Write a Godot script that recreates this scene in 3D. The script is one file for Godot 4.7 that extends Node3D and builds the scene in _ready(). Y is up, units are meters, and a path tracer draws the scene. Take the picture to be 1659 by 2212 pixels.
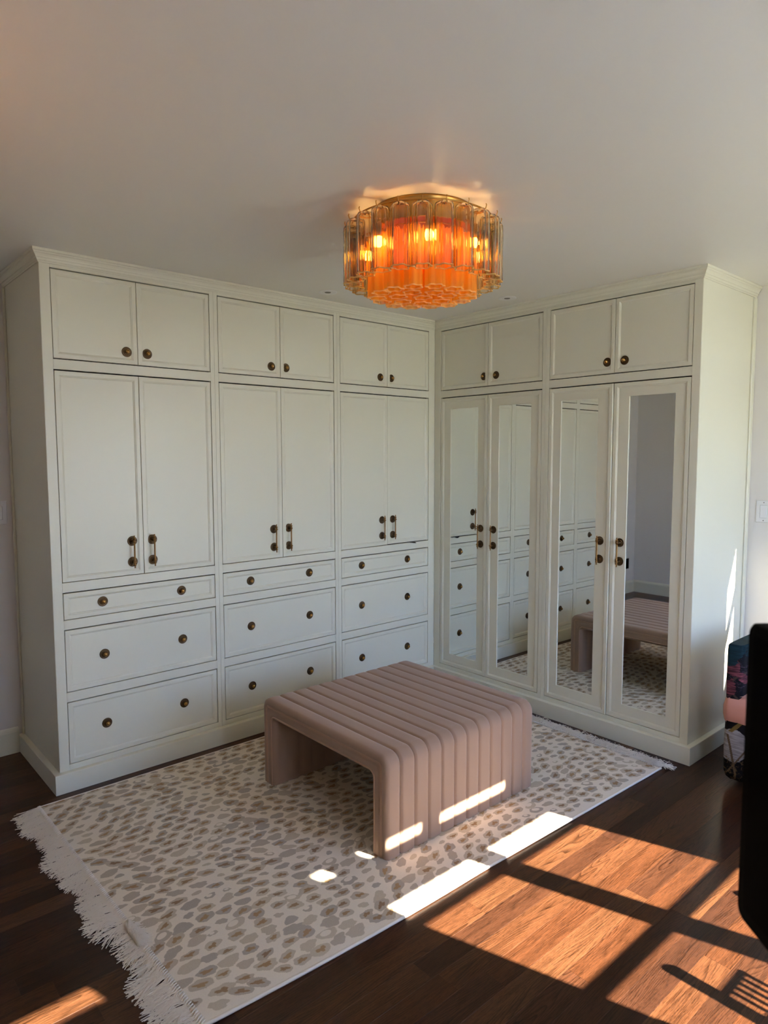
extends Node3D

# ---------------------------------------------------------------- mesh building
class Mb extends RefCounted:
	var v := PackedVector3Array()
	var n := PackedVector3Array()
	var t := PackedVector2Array()

	func tri(a: Vector3, b: Vector3, c: Vector3, na: Vector3, nb: Vector3, nc: Vector3, ta := Vector2.ZERO, tb := Vector2.ZERO, tc := Vector2.ZERO) -> void:
		if (b - a).cross(c - a).dot(na + nb + nc) > 0.0:
			v.append_array([a, c, b]); n.append_array([na, nc, nb]); t.append_array([ta, tc, tb])
		else:
			v.append_array([a, b, c]); n.append_array([na, nb, nc]); t.append_array([ta, tb, tc])

	# flat four-sided face; "out" says roughly which way it looks
	func quad(a: Vector3, b: Vector3, c: Vector3, d: Vector3, out: Vector3) -> void:
		var k := (c - a).cross(d - b)
		if k.length_squared() < 1e-18:
			return
		k = k.normalized()
		if k.dot(out) < 0.0:
			k = -k
		tri(a, b, c, k, k, k)
		tri(a, c, d, k, k, k)

	func quad_uv(a: Vector3, b: Vector3, c: Vector3, d: Vector3, k: Vector3, ta: Vector2, tb: Vector2, tc: Vector2, td: Vector2) -> void:
		tri(a, b, c, k, k, k, ta, tb, tc)
		tri(a, c, d, k, k, k, ta, tc, td)

	# box with chamfered edges
	func box(lo: Vector3, hi: Vector3, ch := 0.0015) -> void:
		var c := (lo + hi) / 2.0
		var h := (hi - lo) / 2.0
		var e := minf(ch, minf(h.x, minf(h.y, h.z)) * 0.49)
		var p := func(sx: float, sy: float, sz: float, ax: int) -> Vector3:
			var q := Vector3(h.x - e, h.y - e, h.z - e)
			q[ax] = h[ax]
			return c + Vector3(q.x * sx, q.y * sy, q.z * sz)
		var s := [-1.0, 1.0]
		for a in s:
			quad(p.call(a, -1, -1, 0), p.call(a, 1, -1, 0), p.call(a, 1, 1, 0), p.call(a, -1, 1, 0), Vector3(a, 0, 0))
			quad(p.call(-1, a, -1, 1), p.call(1, a, -1, 1), p.call(1, a, 1, 1), p.call(-1, a, 1, 1), Vector3(0, a, 0))
			quad(p.call(-1, -1, a, 2), p.call(1, -1, a, 2), p.call(1, 1, a, 2), p.call(-1, 1, a, 2), Vector3(0, 0, a))
			for b in s:
				quad(p.call(a, b, -1, 0), p.call(a, b, 1, 0), p.call(a, b, 1, 1), p.call(a, b, -1, 1), Vector3(a, b, 0))
				quad(p.call(a, -1, b, 0), p.call(a, 1, b, 0), p.call(a, 1, b, 2), p.call(a, -1, b, 2), Vector3(a, 0, b))
				quad(p.call(-1, a, b, 1), p.call(1, a, b, 1), p.call(1, a, b, 2), p.call(-1, a, b, 2), Vector3(0, a, b))
				for d in s:
					var k := Vector3(a, b, d).normalized()
					tri(p.call(a, b, d, 0), p.call(a, b, d, 1), p.call(a, b, d, 2), k, k, k)

	# smooth grid of points rows[j][i]; sgn turns the normals over
	func grid(rows: Array, sgn := 1.0, close_i := false, close_j := false, uv_s := Vector2.ONE) -> void:
		var nj := rows.size()
		var ni: int = rows[0].size()
		var nn := []
		for j in nj:
			var line := PackedVector3Array()
			for i in ni:
				var i0 := i - 1
				var i1 := i + 1
				if close_i:
					i0 = (i0 + ni) % ni
					i1 = i1 % ni
				else:
					i0 = maxi(i0, 0)
					i1 = mini(i1, ni - 1)
				var j0 := j - 1
				var j1 := j + 1
				if close_j:
					j0 = (j0 + nj) % nj
					j1 = j1 % nj
				else:
					j0 = maxi(j0, 0)
					j1 = mini(j1, nj - 1)
				var du: Vector3 = rows[j][i1] - rows[j][i0]
				var dv: Vector3 = rows[j1][i] - rows[j0][i]
				if du.length_squared() < 1e-14:
					du = rows[(j0 + j1) / 2 if j0 != j else j1][i1] - rows[(j0 + j1) / 2 if j0 != j else j1][i0]
				var k := du.cross(dv)
				line.append(k.normalized() * sgn if k.length_squared() > 1e-20 else Vector3.UP)
			nn.append(line)
		var li := ni if close_i else ni - 1
		var lj := nj if close_j else nj - 1
		for j in lj:
			var j1 := (j + 1) % nj
			for i in li:
				var i1 := (i + 1) % ni
				var a := Vector2(float(i) / li, float(j) / lj) * uv_s
				var b := Vector2(float(i + 1) / li, float(j) / lj) * uv_s
				var c := Vector2(float(i + 1) / li, float(j + 1) / lj) * uv_s
				var d := Vector2(float(i) / li, float(j + 1) / lj) * uv_s
				tri(rows[j][i], rows[j][i1], rows[j1][i1], nn[j][i], nn[j][i1], nn[j1][i1], a, b, c)
				tri(rows[j][i], rows[j1][i1], rows[j1][i], nn[j][i], nn[j1][i1], nn[j1][i], a, c, d)

	# turned profile of (radius, height) about the y axis of xf; ripple waves round the rim
	func lathe(prof: Array, segs: int, xf := Transform3D.IDENTITY, waves := 0, ripple := 0.0) -> void:
		var rows := []
		for q in prof:
			var line := PackedVector3Array()
			for i in segs:
				var a := TAU * i / segs
				var r: float = q.x * (1.0 + (ripple * cos(waves * a) if waves else 0.0))
				line.append(xf * Vector3(r * cos(a), q.y, r * sin(a)))
			rows.append(line)
		# orientation: outward for a profile that runs upwards at positive radius
		grid_oriented(rows, xf)

	func grid_oriented(rows: Array, xf: Transform3D) -> void:
		var best := 0.0
		var sg := 1.0
		for j in rows.size() - 1:
			var a: Vector3 = rows[j][0]
			var b: Vector3 = rows[j][1]
			var c: Vector3 = rows[j + 1][0]
			var k := (b - a).cross(c - a)
			var mid := (rows[j][0] + rows[j + 1][0]) / 2.0 as Vector3
			var rad := mid - xf.origin
			rad -= xf.basis.y.normalized() * rad.dot(xf.basis.y.normalized())
			if absf(k.dot(rad)) > best:
				best = absf(k.dot(rad))
				sg = signf(k.dot(rad))
		grid(rows, sg, true, false)

	# round bar along a path
	func tube(path: Array, r: float, sides := 8, cap := true) -> void:
		var rows := []
		var up := Vector3.UP
		for i in path.size():
			var d: Vector3 = (path[mini(i + 1, path.size() - 1)] - path[maxi(i - 1, 0)]).normalized()
			if i == 0:
				up = Vector3.UP if absf(d.y) < 0.9 else Vector3.RIGHT
			var x := d.cross(up).normalized()
			up = x.cross(d).normalized()
			var line := PackedVector3Array()
			for s in sides:
				var a := TAU * s / sides
				line.append(path[i] + (x * cos(a) + up * sin(a)) * r)
			rows.append(line)
		var k: Vector3 = (rows[0][1] - rows[0][0]).cross(rows[1][0] - rows[0][0])
		grid(rows, signf(k.dot(rows[0][0] - path[0])), true, false)
		if cap:
			for e in [0, path.size() - 1]:
				var d: Vector3 = (path[e] - path[1 if e == 0 else e - 1]).normalized()
				for s in sides:
					tri(path[e], rows[e][s], rows[e][(s + 1) % sides], d, d, d)

	# stepped panel: rings are [x0, y0, x1, y1, z]; closed in front unless open; back at zb
	func rings(rs: Array, zb: float, open := false) -> void:
		var cs := []
		for r in rs:
			cs.append([Vector3(r[0], r[1], r[4]), Vector3(r[2], r[1], r[4]), Vector3(r[2], r[3], r[4]), Vector3(r[0], r[3], r[4])])
		var mid: Vector3 = (cs[0][0] + cs[0][2]) / 2.0
		for i in cs.size() - 1:
			for k in 4:
				var k1 := (k + 1) % 4
				var e: Vector3 = (cs[i][k] + cs[i][k1]) / 2.0 - mid
				e.z = 0.0
				var inward: bool = rs[i + 1][4] > rs[i][4]
				quad(cs[i][k], cs[i][k1], cs[i + 1][k1], cs[i + 1][k], Vector3(0, 0, 0.5) + (e.normalized() if inward else -e.normalized()) * 0.3)
		if not open:
			var l: Array = cs[-1]
			quad(l[0], l[1], l[2], l[3], Vector3(0, 0, 1))
		var f: Array = cs[0]
		for k in 4:
			var k1 := (k + 1) % 4
			var e: Vector3 = (f[k] + f[k1]) / 2.0 - mid
			e.z = 0.0
			quad(f[k], f[k1], Vector3(f[k1].x, f[k1].y, zb), Vector3(f[k].x, f[k].y, zb), e)
		quad(Vector3(f[0].x, f[0].y, zb), Vector3(f[1].x, f[1].y, zb), Vector3(f[2].x, f[2].y, zb), Vector3(f[3].x, f[3].y, zb), Vector3(0, 0, -1))

	# moulding: prof is [(out, y)], path is [(x, z)], out is to the right of travel when side = 1
	func moulding(path: Array, prof: Array, side := 1.0, from := 0, upto := -1) -> void:
		var offs := []
		for i in path.size():
			var d0: Vector2 = (path[i] - path[maxi(i - 1, 0)]).normalized() if i > 0 else (path[1] - path[0]).normalized()
			var d1: Vector2 = (path[mini(i + 1, path.size() - 1)] - path[i]).normalized() if i < path.size() - 1 else d0
			var n0 := Vector2(-d0.y, d0.x) * side
			var n1 := Vector2(-d1.y, d1.x) * side
			var m := (n0 + n1).normalized()
			offs.append(m / maxf(m.dot(n0), 0.2))
		if upto < 0:
			upto = path.size() - 1
		for i in range(from, upto):
			var d: Vector2 = (path[i + 1] - path[i]).normalized()
			var nn := Vector2(-d.y, d.x) * side
			for k in prof.size() - 1:
				var q := func(ii: int, kk: int) -> Vector3:
					var b: Vector2 = path[ii] + offs[ii] * prof[kk].x
					return Vector3(b.x, prof[kk].y, b.y)
				var pd: Vector2 = prof[k + 1] - prof[k]
				var o2 := Vector2(pd.y, -pd.x).normalized()   # outward for a profile that runs upwards
				quad(q.call(i, k), q.call(i + 1, k), q.call(i + 1, k + 1), q.call(i, k + 1), Vector3(nn.x * o2.x, o2.y, nn.y * o2.x))
		for e in [from, upto]:
			var d: Vector2 = (path[e + 1] - path[e]) if e == from else (path[e] - path[e - 1])
			var out := Vector3(d.x, 0, d.y) * (-1.0 if e == from else 1.0)
			for k in range(1, prof.size() - 1):
				var z := []
				for kk in [0, k, k + 1]:
					var b: Vector2 = path[e] + offs[e] * prof[kk].x
					z.append(Vector3(b.x, prof[kk].y, b.y))
				var o := out.normalized()
				tri(z[0], z[1], z[2], o, o, o)

	func mesh() -> ArrayMesh:
		var a := []
		a.resize(Mesh.ARRAY_MAX)
		a[Mesh.ARRAY_VERTEX] = v
		a[Mesh.ARRAY_NORMAL] = n
		a[Mesh.ARRAY_TEX_UV] = t
		var m := ArrayMesh.new()
		m.add_surface_from_arrays(Mesh.PRIMITIVE_TRIANGLES, a)
		return m

# ---------------------------------------------------------------- naming and tagging
var used := {}
var rng := RandomNumberGenerator.new()
var M := {}

func numbered(called: String) -> String:
	if not used.has(called):
		used[called] = 0
		return called
	used[called] += 1
	return "%s_%03d" % [called, used[called]]

func tag(o: Node3D, label: String, category: String, group := "", kind := "") -> Node3D:
	o.set_meta("label", label)
	o.set_meta("category", category)
	if group:
		o.set_meta("group", group)
	if kind:
		o.set_meta("kind", kind)
	return o

func thing(called: String, label: String, category: String, at := Vector3.ZERO, group := "", kind := "") -> Node3D:
	var o := Node3D.new()
	o.name = numbered(called)
	add_child(o, true)
	o.position = at
	tag(o, label, category, group, kind)
	return o

func put(called: String, m: Mesh, mat: Material, parent: Node3D = null, at := Vector3.ZERO) -> MeshInstance3D:
	var o := MeshInstance3D.new()
	o.mesh = m
	o.material_override = mat
	if parent:
		o.name = called
		parent.add_child(o, true)
	else:
		o.name = numbered(called)
		add_child(o, true)
	o.position = at
	return o

# ---------------------------------------------------------------- measured sizes (metres)
const CEIL := 2.44
const WX := 0.638      # right wall
const WZ := -0.616     # wall behind the long run
const WL := -3.857     # left wall
const WF := 4.1        # window wall
const LE := -2.4512    # free end of the long run
const RE := 1.7787     # free end of the mirrored run
const SUN := Vector3(0.4247, 1.0, 1.37)

func _ready() -> void:
	rng.seed = 7
	lights_and_camera()
	materials()
	room()
	windows()
	side_door()
	garden_fence()
	floor_planks()
	long_run()
	mirrored_run()
	crown_and_plinth()
	rug()
	ottoman()
	chandelier()
	armchair()
	monitor_and_desk()
	small_things()

func lights_and_camera() -> void:
	var cam := Camera3D.new()
	cam.name = "camera"
	var at := CameraAttributesPhysical.new()
	at.frustum_focal_length = 24.0
	at.frustum_focus_distance = 3.6
	at.exposure_aperture = 6.5
	cam.attributes = at
	cam.keep_aspect = Camera3D.KEEP_HEIGHT
	cam.near = 0.05
	cam.far = 100.0
	add_child(cam)
	cam.fov = 73.924476
	cam.position = Vector3(-3.3329, 1.5433, 3.2547)
	cam.rotation_degrees = Vector3(-4.6999, -41.4466, -0.1089)
	cam.current = true
	var env := Environment.new()
	env.background_mode = Environment.BG_SKY
	var sky := Sky.new()
	var sm := ProceduralSkyMaterial.new()
	sm.sky_top_color = Color(0.45, 0.625, 0.93)
	sm.sky_horizon_color = Color(0.79, 0.875, 1.0)
	sm.ground_bottom_color = Color(0.42, 0.42, 0.38)
	sm.ground_horizon_color = Color(0.70, 0.72, 0.70)
	sm.sky_energy_multiplier = 4.2
	sm.ground_energy_multiplier = 6.8
	sm.sun_angle_max = 5.0
	sky.sky_material = sm
	env.sky = sky
	env.tonemap_mode = Environment.TONE_MAPPER_LINEAR
	env.tonemap_exposure = 0.8
	env.sdfgi_enabled = true
	env.ssao_enabled = true
	env.ssil_enabled = true
	var we := WorldEnvironment.new()
	we.name = "environment"
	we.environment = env
	add_child(we)
	var sun := DirectionalLight3D.new()
	sun.name = "sun"
	sun.light_color = Color(1.0, 0.96, 0.89)
	sun.light_energy = 36.0
	sun.light_angular_distance = 0.38
	sun.shadow_enabled = true
	sun.sky_mode = DirectionalLight3D.SKY_MODE_LIGHT_ONLY
	add_child(sun)
	sun.look_at_from_position(SUN.normalized() * 10.0, Vector3.ZERO)

# ---------------------------------------------------------------- materials
func plain(c: Color, rough: float, metal := 0.0, spec := 0.5) -> StandardMaterial3D:
	var m := StandardMaterial3D.new()
	m.albedo_color = c
	m.roughness = rough
	m.metallic = metal
	m.metallic_specular = spec
	return m

func materials() -> void:
	M.paint = plain(Color8(228, 226, 205), 0.36)
	M.trim = plain(Color8(228, 226, 205), 0.4)
	M.wall = plain(Color8(233, 229, 222), 0.75)
	M.ceil = plain(Color8(234, 232, 223), 0.42)
	M.white = plain(Color8(238, 238, 236), 0.4)
	M.brass = plain(Color8(176, 136, 78), 0.26, 0.95)
	M.pull = plain(Color8(138, 104, 62), 0.32, 0.95)
	M.bronze = plain(Color8(84, 66, 44), 0.4, 0.8)
	M.gold = plain(Color8(190, 146, 76), 0.3, 0.95)
	M.mirror = plain(Color8(236, 240, 238), 0.015, 1.0)
	M.black = plain(Color8(4, 4, 5), 0.6, 0.0, 0.12)
	M.screen = plain(Color8(4, 4, 5), 0.55, 0.0, 0.08)
	M.dark = plain(Color8(22, 20, 19), 0.8)
	M.grey = plain(Color8(120, 118, 112), 0.5)
	M.lens = plain(Color8(92, 88, 78), 0.4)
	M.felt = plain(Color8(20, 20, 24), 0.9)
	var g := plain(Color(0.97, 0.99, 1.0, 0.04), 0.02)
	g.transparency = BaseMaterial3D.TRANSPARENCY_ALPHA
	M.pane = g
	var gt := plain(Color(0.16, 0.18, 0.19, 0.42), 0.02)
	gt.transparency = BaseMaterial3D.TRANSPARENCY_ALPHA
	M.tinted = gt
	var b := plain(Color8(233, 236, 240), 0.9)
	b.backlight_enabled = true
	b.backlight = Color(0.92, 0.94, 0.98)
	M.blind = b
	var v := plain(Color8(157, 129, 109), 0.85, 0.0, 0.25)
	v.rim_enabled = true
	v.rim = 0.7
	v.rim_tint = 0.2
	M.velvet = v
	M.piping = plain(Color8(172, 138, 114), 0.75)
	var p := plain(Color8(206, 146, 128), 0.85, 0.0, 0.25)
	p.rim_enabled = true
	p.rim = 0.5
	p.rim_tint = 0.4
	M.pink = p
	var a := plain(Color8(255, 206, 88, 110), 0.06)
	a.transparency = BaseMaterial3D.TRANSPARENCY_ALPHA
	a.backlight_enabled = true
	a.backlight = Color8(255, 216, 96)
	a.vertex_color_use_as_albedo = true
	var cl := plain(Color(1.0, 0.945, 0.82, 0.0), 0.0)
	cl.refraction_enabled = true
	cl.refraction_scale = 0.048
	M.clear_amber = cl
	var rim := plain(Color8(255, 222, 140, 200), 0.08)
	rim.transparency = BaseMaterial3D.TRANSPARENCY_ALPHA
	rim.backlight_enabled = true
	rim.backlight = Color8(255, 214, 120)
	M.rim = rim
	M.amber = a
	var bulb := plain(Color8(255, 220, 160), 0.4)
	bulb.emission_enabled = true
	bulb.emission = Color8(255, 196, 110)
	bulb.emission_energy_multiplier = 14.0
	M.bulb = bulb
	M.fringe = plain(Color8(226, 216, 200), 0.9)
	M.fence = plain(Color8(74, 88, 70), 0.8)
	M.desk = plain(Color8(120, 84, 58), 0.5)
	# floor boards
	var wood := wood_texture()
	M.wood = []
	for k in 7:
		var w := plain([Color8(70, 43, 28), Color8(61, 37, 24), Color8(80, 50, 31), Color8(66, 40, 26), Color8(75, 45, 27), Color8(56, 34, 23), Color8(84, 54, 34)][k], 0.3, 0.0, 0.3)
		w.albedo_texture = wood
		M.wood.append(w)
	var r := plain(Color.WHITE, 0.95, 0.0, 0.2)
	r.albedo_texture = rug_texture()
	M.rug = r
	var f := plain(Color.WHITE, 0.8, 0.0, 0.3)
	f.albedo_texture = floral_texture()
	M.floral = f

func wood_texture() -> ImageTexture:
	var w := 2048
	var h := 512
	var lo := FastNoiseLite.new()
	lo.seed = 11
	lo.frequency = 1.0
	lo.fractal_octaves = 2
	var fine := FastNoiseLite.new()
	fine.seed = 5
	fine.frequency = 1.0
	fine.fractal_octaves = 2
	var data := PackedByteArray()
	data.resize(w * h * 3)
	var o := 0
	for y in h:
		for x in w:
			var u := x / 790.0      # metres along
			var q := y / 1250.0     # metres across
			var wob := lo.get_noise_2d(u * 1.1, q * 14.0) * 0.9 + lo.get_noise_2d(u * 0.8 + 40.0, q * 6.0) * 4.2
			var ring := q * 190.0 + wob * 2.6
			ring -= floorf(ring)
			var g := ring * ring * ring
			var pore := fine.get_noise_2d(u * 26.0, q * 1500.0)
			var pore2 := fine.get_noise_2d(u * 8.0 + 9.0, q * 380.0)
			var k := 1.12 - 0.38 * g + 0.30 * pore2 - 0.55 * maxf(0.0, pore - 0.10) + 0.16 * lo.get_noise_2d(u * 2.0 + 70.0, q * 30.0)
			k = clampf(k * 0.86, 0.12, 1.0)
			data[o] = int(255.0 * k)
			data[o + 1] = int(255.0 * k * (0.985 - 0.03 * g))
			data[o + 2] = int(255.0 * k * (0.97 - 0.05 * g))
			o += 3
	return ImageTexture.create_from_image(Image.create_from_data(w, h, false, Image.FORMAT_RGB8, data))

func rug_texture() -> ImageTexture:
	var w := 2048
	var h := 1344
	var r := RandomNumberGenerator.new()
	r.seed = 21
	var nz := FastNoiseLite.new()
	nz.seed = 3
	nz.frequency = 0.9
	var data := PackedByteArray()
	data.resize(w * h * 3)
	for i in w * h:
		var j := r.randi() % 9 - 4
		data[i * 3] = 224 + j
		data[i * 3 + 1] = 212 + j
		data[i * 3 + 2] = 193 + j
	var mx := 2.42
	var mz := 1.59
	var row := 0
	var z := 0.012
	while z < mz:
		var x := 0.02 + (0.038 if row % 2 else 0.0)
		while x < mx:
			var lean := nz.get_noise_2d(x * 1.3, z * 1.3)
			var cx := (x + r.randf_range(-0.010, 0.010)) / mx * w
			var cz := (z + r.randf_range(-0.006, 0.006)) / mz * h
			var big := r.randf_range(0.8, 1.15)
			var small := r.randf() < 0.17
			if small:
				big *= 0.55
			var round_ := clampf(0.5 + nz.get_noise_2d(x * 0.8 + 7.0, z * 0.8) * 0.8, 0.0, 1.0)
			var ra := (0.0375 - 0.007 * round_) * big * w / mx
			var rb := (0.0175 + 0.0055 * round_) * big * w / mx
			var ang := lean * 1.1 + r.randf_range(-0.28, 0.28)
			var ca := cos(ang)
			var sa := sin(ang)
			var ph := [r.randf() * TAU, r.randf() * TAU, r.randf() * TAU, r.randf() * TAU]
			var am := [r.randf_range(0.02, 0.16), r.randf_range(0.02, 0.14), r.randf_range(0.02, 0.09), r.randf_range(0.3, 0.62)]
			var core := r.randf() < 0.74 and not small
			var hook := not core and r.randf() < 0.2
			var grey := [[178, 165, 147], [186, 172, 152], [172, 161, 146], [192, 178, 156]][r.randi() % 4] as Array
			var brown := [[150, 124, 94], [158, 130, 96], [142, 117, 92], [164, 137, 103]][r.randi() % 4] as Array
			var ox := r.randf_range(-0.14, 0.14)
			var oz := r.randf_range(-0.12, 0.12)
			var ext := int(ra * 1.4) + 2
			for py in range(maxi(0, int(cz) - ext), mini(h, int(cz) + ext)):
				for px in range(maxi(0, int(cx) - ext), mini(w, int(cx) + ext)):
					var dx := px - cx
					var dy := py - cz
					var ex := (dx * ca + dy * sa) / ra
					var ey := (-dx * sa + dy * ca) / rb
					var d := ex * ex + ey * ey
					if d > 2.0:
						continue
					var th := atan2(ey, ex)
					var lim: float = 1.0 + am[0] * sin(2.0 * th + ph[0]) + am[1] * sin(3.0 * th + ph[1]) + am[2] * sin(6.0 * th + ph[2])
					var dist := sqrt(d) + r.randf_range(-0.05, 0.05)
					if dist > lim:
						continue
					var c := grey
					var fx := ex - ox
					var fy := ey - oz
					if hook and (fx * fx + (fy + 0.35) * (fy + 0.35)) < 0.30:
						continue
					if core:
						var t2 := atan2(fy, fx)
						var d2 := sqrt(fx * fx / 0.5 + fy * fy / 0.3) + r.randf_range(-0.07, 0.07)
						if d2 < 0.74 + am[3] * 0.5 * sin(3.0 * t2 + ph[3]) * 0.7 + 0.12 * sin(5.0 * t2 + ph[0]):
							c = brown
					var j := r.randi() % 11 - 5
					var at := (py * w + px) * 3
					data[at] = c[0] + j
					data[at + 1] = c[1] + j
					data[at + 2] = c[2] + j
			x += 0.074 * r.randf_range(0.9, 1.08)
		z += 0.0465
		row += 1
	return ImageTexture.create_from_image(Image.create_from_data(w, h, false, Image.FORMAT_RGB8, data))

# dark upholstery print with brushed petals, stems and a teal field (one metre square)
func floral_texture() -> ImageTexture:
	var s := 512
	var img := Image.create(s, s, false, Image.FORMAT_RGB8)
	var nz := FastNoiseLite.new()
	nz.seed = 9
	nz.frequency = 0.012
	var st := FastNoiseLite.new()
	st.seed = 4
	st.frequency = 0.05
	for y in s:
		for x in s:
			var a := nz.get_noise_2d(x, y)
			var g := st.get_noise_2d(x * 0.5, y * 2.6)
			var c := Color8(15, 14, 18)
			var u := fposmod(x - 108.0, 128.0)          # motifs repeat four times across
			if u > 96.0:
				u -= 128.0
			if y < 128 + a * 50.0:
				c = Color8(17, 42, 50) * (1.0 + 0.4 * g)
			elif y < 300:
				var p1 := Vector2((u - 8.0) / 15.0, (y - 152.0) / 27.0).length()
				var p2 := Vector2((u - 4.0) / 14.0, (y - 222.0) / 25.0).length()
				var p3 := Vector2((u - 42.0 - (y - 190.0) * 0.8) / 17.0, (y - 190.0) / 20.0).length()
				if minf(p1, minf(p2, p3)) < 1.0 + 0.45 * a + 0.25 * g:
					c = Color8(92, 48, 54) * (1.0 + 0.8 * g)
				elif absf(Vector2((u - 44.0) / 38.0, (y - 215.0) / 42.0).length() - 1.0) < 0.07:
					c = Color8(62, 52, 44)
				elif absf(g) < 0.05 and a > -0.1:
					c = Color8(62, 50, 62)
			elif y > 318:
				var q := Vector2((u - 14.0) / (30.0 + 6.0 * a), (y - 392.0) / 50.0).length()
				if q < 1.0 + 0.2 * a:
					c = Color8(150, 146, 148) * (0.96 + 0.25 * g)
				if y < 352 and absf(u - 20.0 + (y - 330.0) * 0.6) < 4.0 + 4.0 * a:
					c = Color8(112, 92, 48)
				if y > 360 and (absf(u - 8.0 - (y - 400.0) * 0.16) < 2.2 or absf(u - 28.0 + (y - 420.0) * 0.42) < 1.8):
					c = Color8(92, 76, 58)
				if y > 428 and absf(st.get_noise_2d(x * 1.1, y * 0.7)) < 0.045:
					c = Color8(98, 80, 52)
			c.a = 1.0
			img.set_pixel(x, y, c)
	return ImageTexture.create_from_image(img)

# ---------------------------------------------------------------- the room
func structure(called: String, b: Mb, mat: Material, label: String, category: String) -> MeshInstance3D:
	var o := put(called, b.mesh(), mat)
	tag(o, label, category, "", "structure")
	return o

func room() -> void:
	var b := Mb.new()
	b.box(Vector3(WL - 0.12, CEIL, WZ - 0.12), Vector3(WX + 0.12, CEIL + 0.12, WF + 0.12), 0.0)
	structure("ceiling", b, M.ceil, "smooth white painted ceiling over the whole room", "ceiling")
	b = Mb.new()
	b.box(Vector3(WL - 0.12, -0.12, WZ - 0.12), Vector3(WX + 0.12, CEIL, WZ), 0.0)
	structure("wall_back", b, M.wall, "off-white wall behind the long cabinet run, with a switch at far left", "wall")
	b = Mb.new()
	b.box(Vector3(WL - 0.12, -0.12, WZ), Vector3(WL, CEIL, WF), 0.0)
	structure("wall_left", b, M.wall, "plain off-white wall seen only in the right-hand mirror", "wall")
	# right wall with a tall narrow opening
	b = Mb.new()
	for q in [[WZ, 2.13, -0.12, CEIL], [2.877, WF, -0.12, CEIL], [2.13, 2.877, -0.12, 0.62], [2.13, 2.877, 1.62, CEIL]]:
		b.box(Vector3(WX, q[2], q[0]), Vector3(WX + 0.12, q[3], q[1]), 0.0)
	structure("wall_right", b, M.wall, "off-white wall to the right of the mirrored wardrobes, with a switch", "wall")
	# window wall with two openings
	b = Mb.new()
	var top := 2.16
	for q in [[WL - 0.12, -2.48, -0.12, CEIL], [-1.78, -1.20, -0.12, CEIL], [-0.06, WX + 0.12, -0.12, CEIL],
			[-2.48, -1.78, -0.12, 0.5], [-2.48, -1.78, top, CEIL], [-1.20, -0.06, -0.12, 0.5], [-1.20, -0.06, top, CEIL]]:
		b.box(Vector3(q[0], q[2], WF), Vector3(q[1], q[3], WF + 0.12), 0.0)
	structure("wall_front", b, M.wall, "off-white window wall behind the camera", "wall")
	var prof := [Vector2(0, 0), Vector2(0.016, 0), Vector2(0.016, 0.112), Vector2(0.013, 0.122), Vector2(0.008, 0.130), Vector2(0.003, 0.134), Vector2(0, 0.134)]
	b = Mb.new()
	b.moulding([Vector2(LE - 0.0275, WZ), Vector2(WL, WZ)], prof, -1.0)
	structure("baseboard_back", b, M.trim, "white baseboard running left from the long cabinet run", "baseboard")
	b = Mb.new()
	b.moulding([Vector2(WL, WZ), Vector2(WL, WF)], prof, -1.0)
	structure("baseboard_left", b, M.trim, "white baseboard seen in the right-hand mirror", "baseboard")
	b = Mb.new()
	b.moulding([Vector2(WX, RE + 0.03), Vector2(WX, WF)], prof, 1.0)
	structure("baseboard_right", b, M.trim, "white baseboard behind the floral armchair", "baseboard")

func garden_fence() -> void:
	var o := thing("garden_fence", "dark green board fence outdoors beyond the narrow side window", "fence", Vector3(1.32, -0.3, 2.9), "", "structure")
	for k in 26:
		var b := Mb.new()
		b.box(Vector3(-0.012, 0.0, -2.6 + k * 0.2), Vector3(0.012, 2.68, -2.41 + k * 0.2), 0.002)
		put("board", b.mesh(), M.fence, o)
	for y in [0.4, 2.2]:
		var b := Mb.new()
		b.box(Vector3(0.012, y, -2.6), Vector3(0.06, y + 0.07, 2.6), 0.002)
		put("rail", b.mesh(), M.fence, o)

func side_door() -> void:
	var o := thing("door_1", "dark stained panelled door in the left wall, outside the frame", "door", Vector3(WL, 0, 0.3), "", "structure")
	o.rotation.y = PI / 2
	var b := Mb.new()
	b.rings([[-0.84, 0.006, -0.02, 2.04, 0.03], [-0.73, 0.12, -0.13, 1.93, 0.03], [-0.715, 0.135, -0.145, 1.915, 0.02]], 0.001)
	put("leaf", b.mesh(), M.wood[5], o)
	for q in [[-0.93, -0.845, 0.0, 2.13], [-0.015, 0.07, 0.0, 2.13], [-0.845, -0.015, 2.045, 2.13]]:
		b = Mb.new()
		b.box(Vector3(q[0], q[2], 0.0), Vector3(q[1], q[3], 0.02), 0.003)
		put("casing", b.mesh(), M.trim, o)
	b = Mb.new()
	b.lathe([Vector2(0.0, 0.03), Vector2(0.026, 0.03), Vector2(0.026, 0.036), Vector2(0.01, 0.04), Vector2(0.009, 0.06), Vector2(0.027, 0.07), Vector2(0.022, 0.09), Vector2(0.0, 0.095)], 24, Transform3D(Basis(Vector3.RIGHT, PI / 2), Vector3(-0.77, 1.0, 0)))
	put("knob", b.mesh(), M.brass, o)

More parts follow.
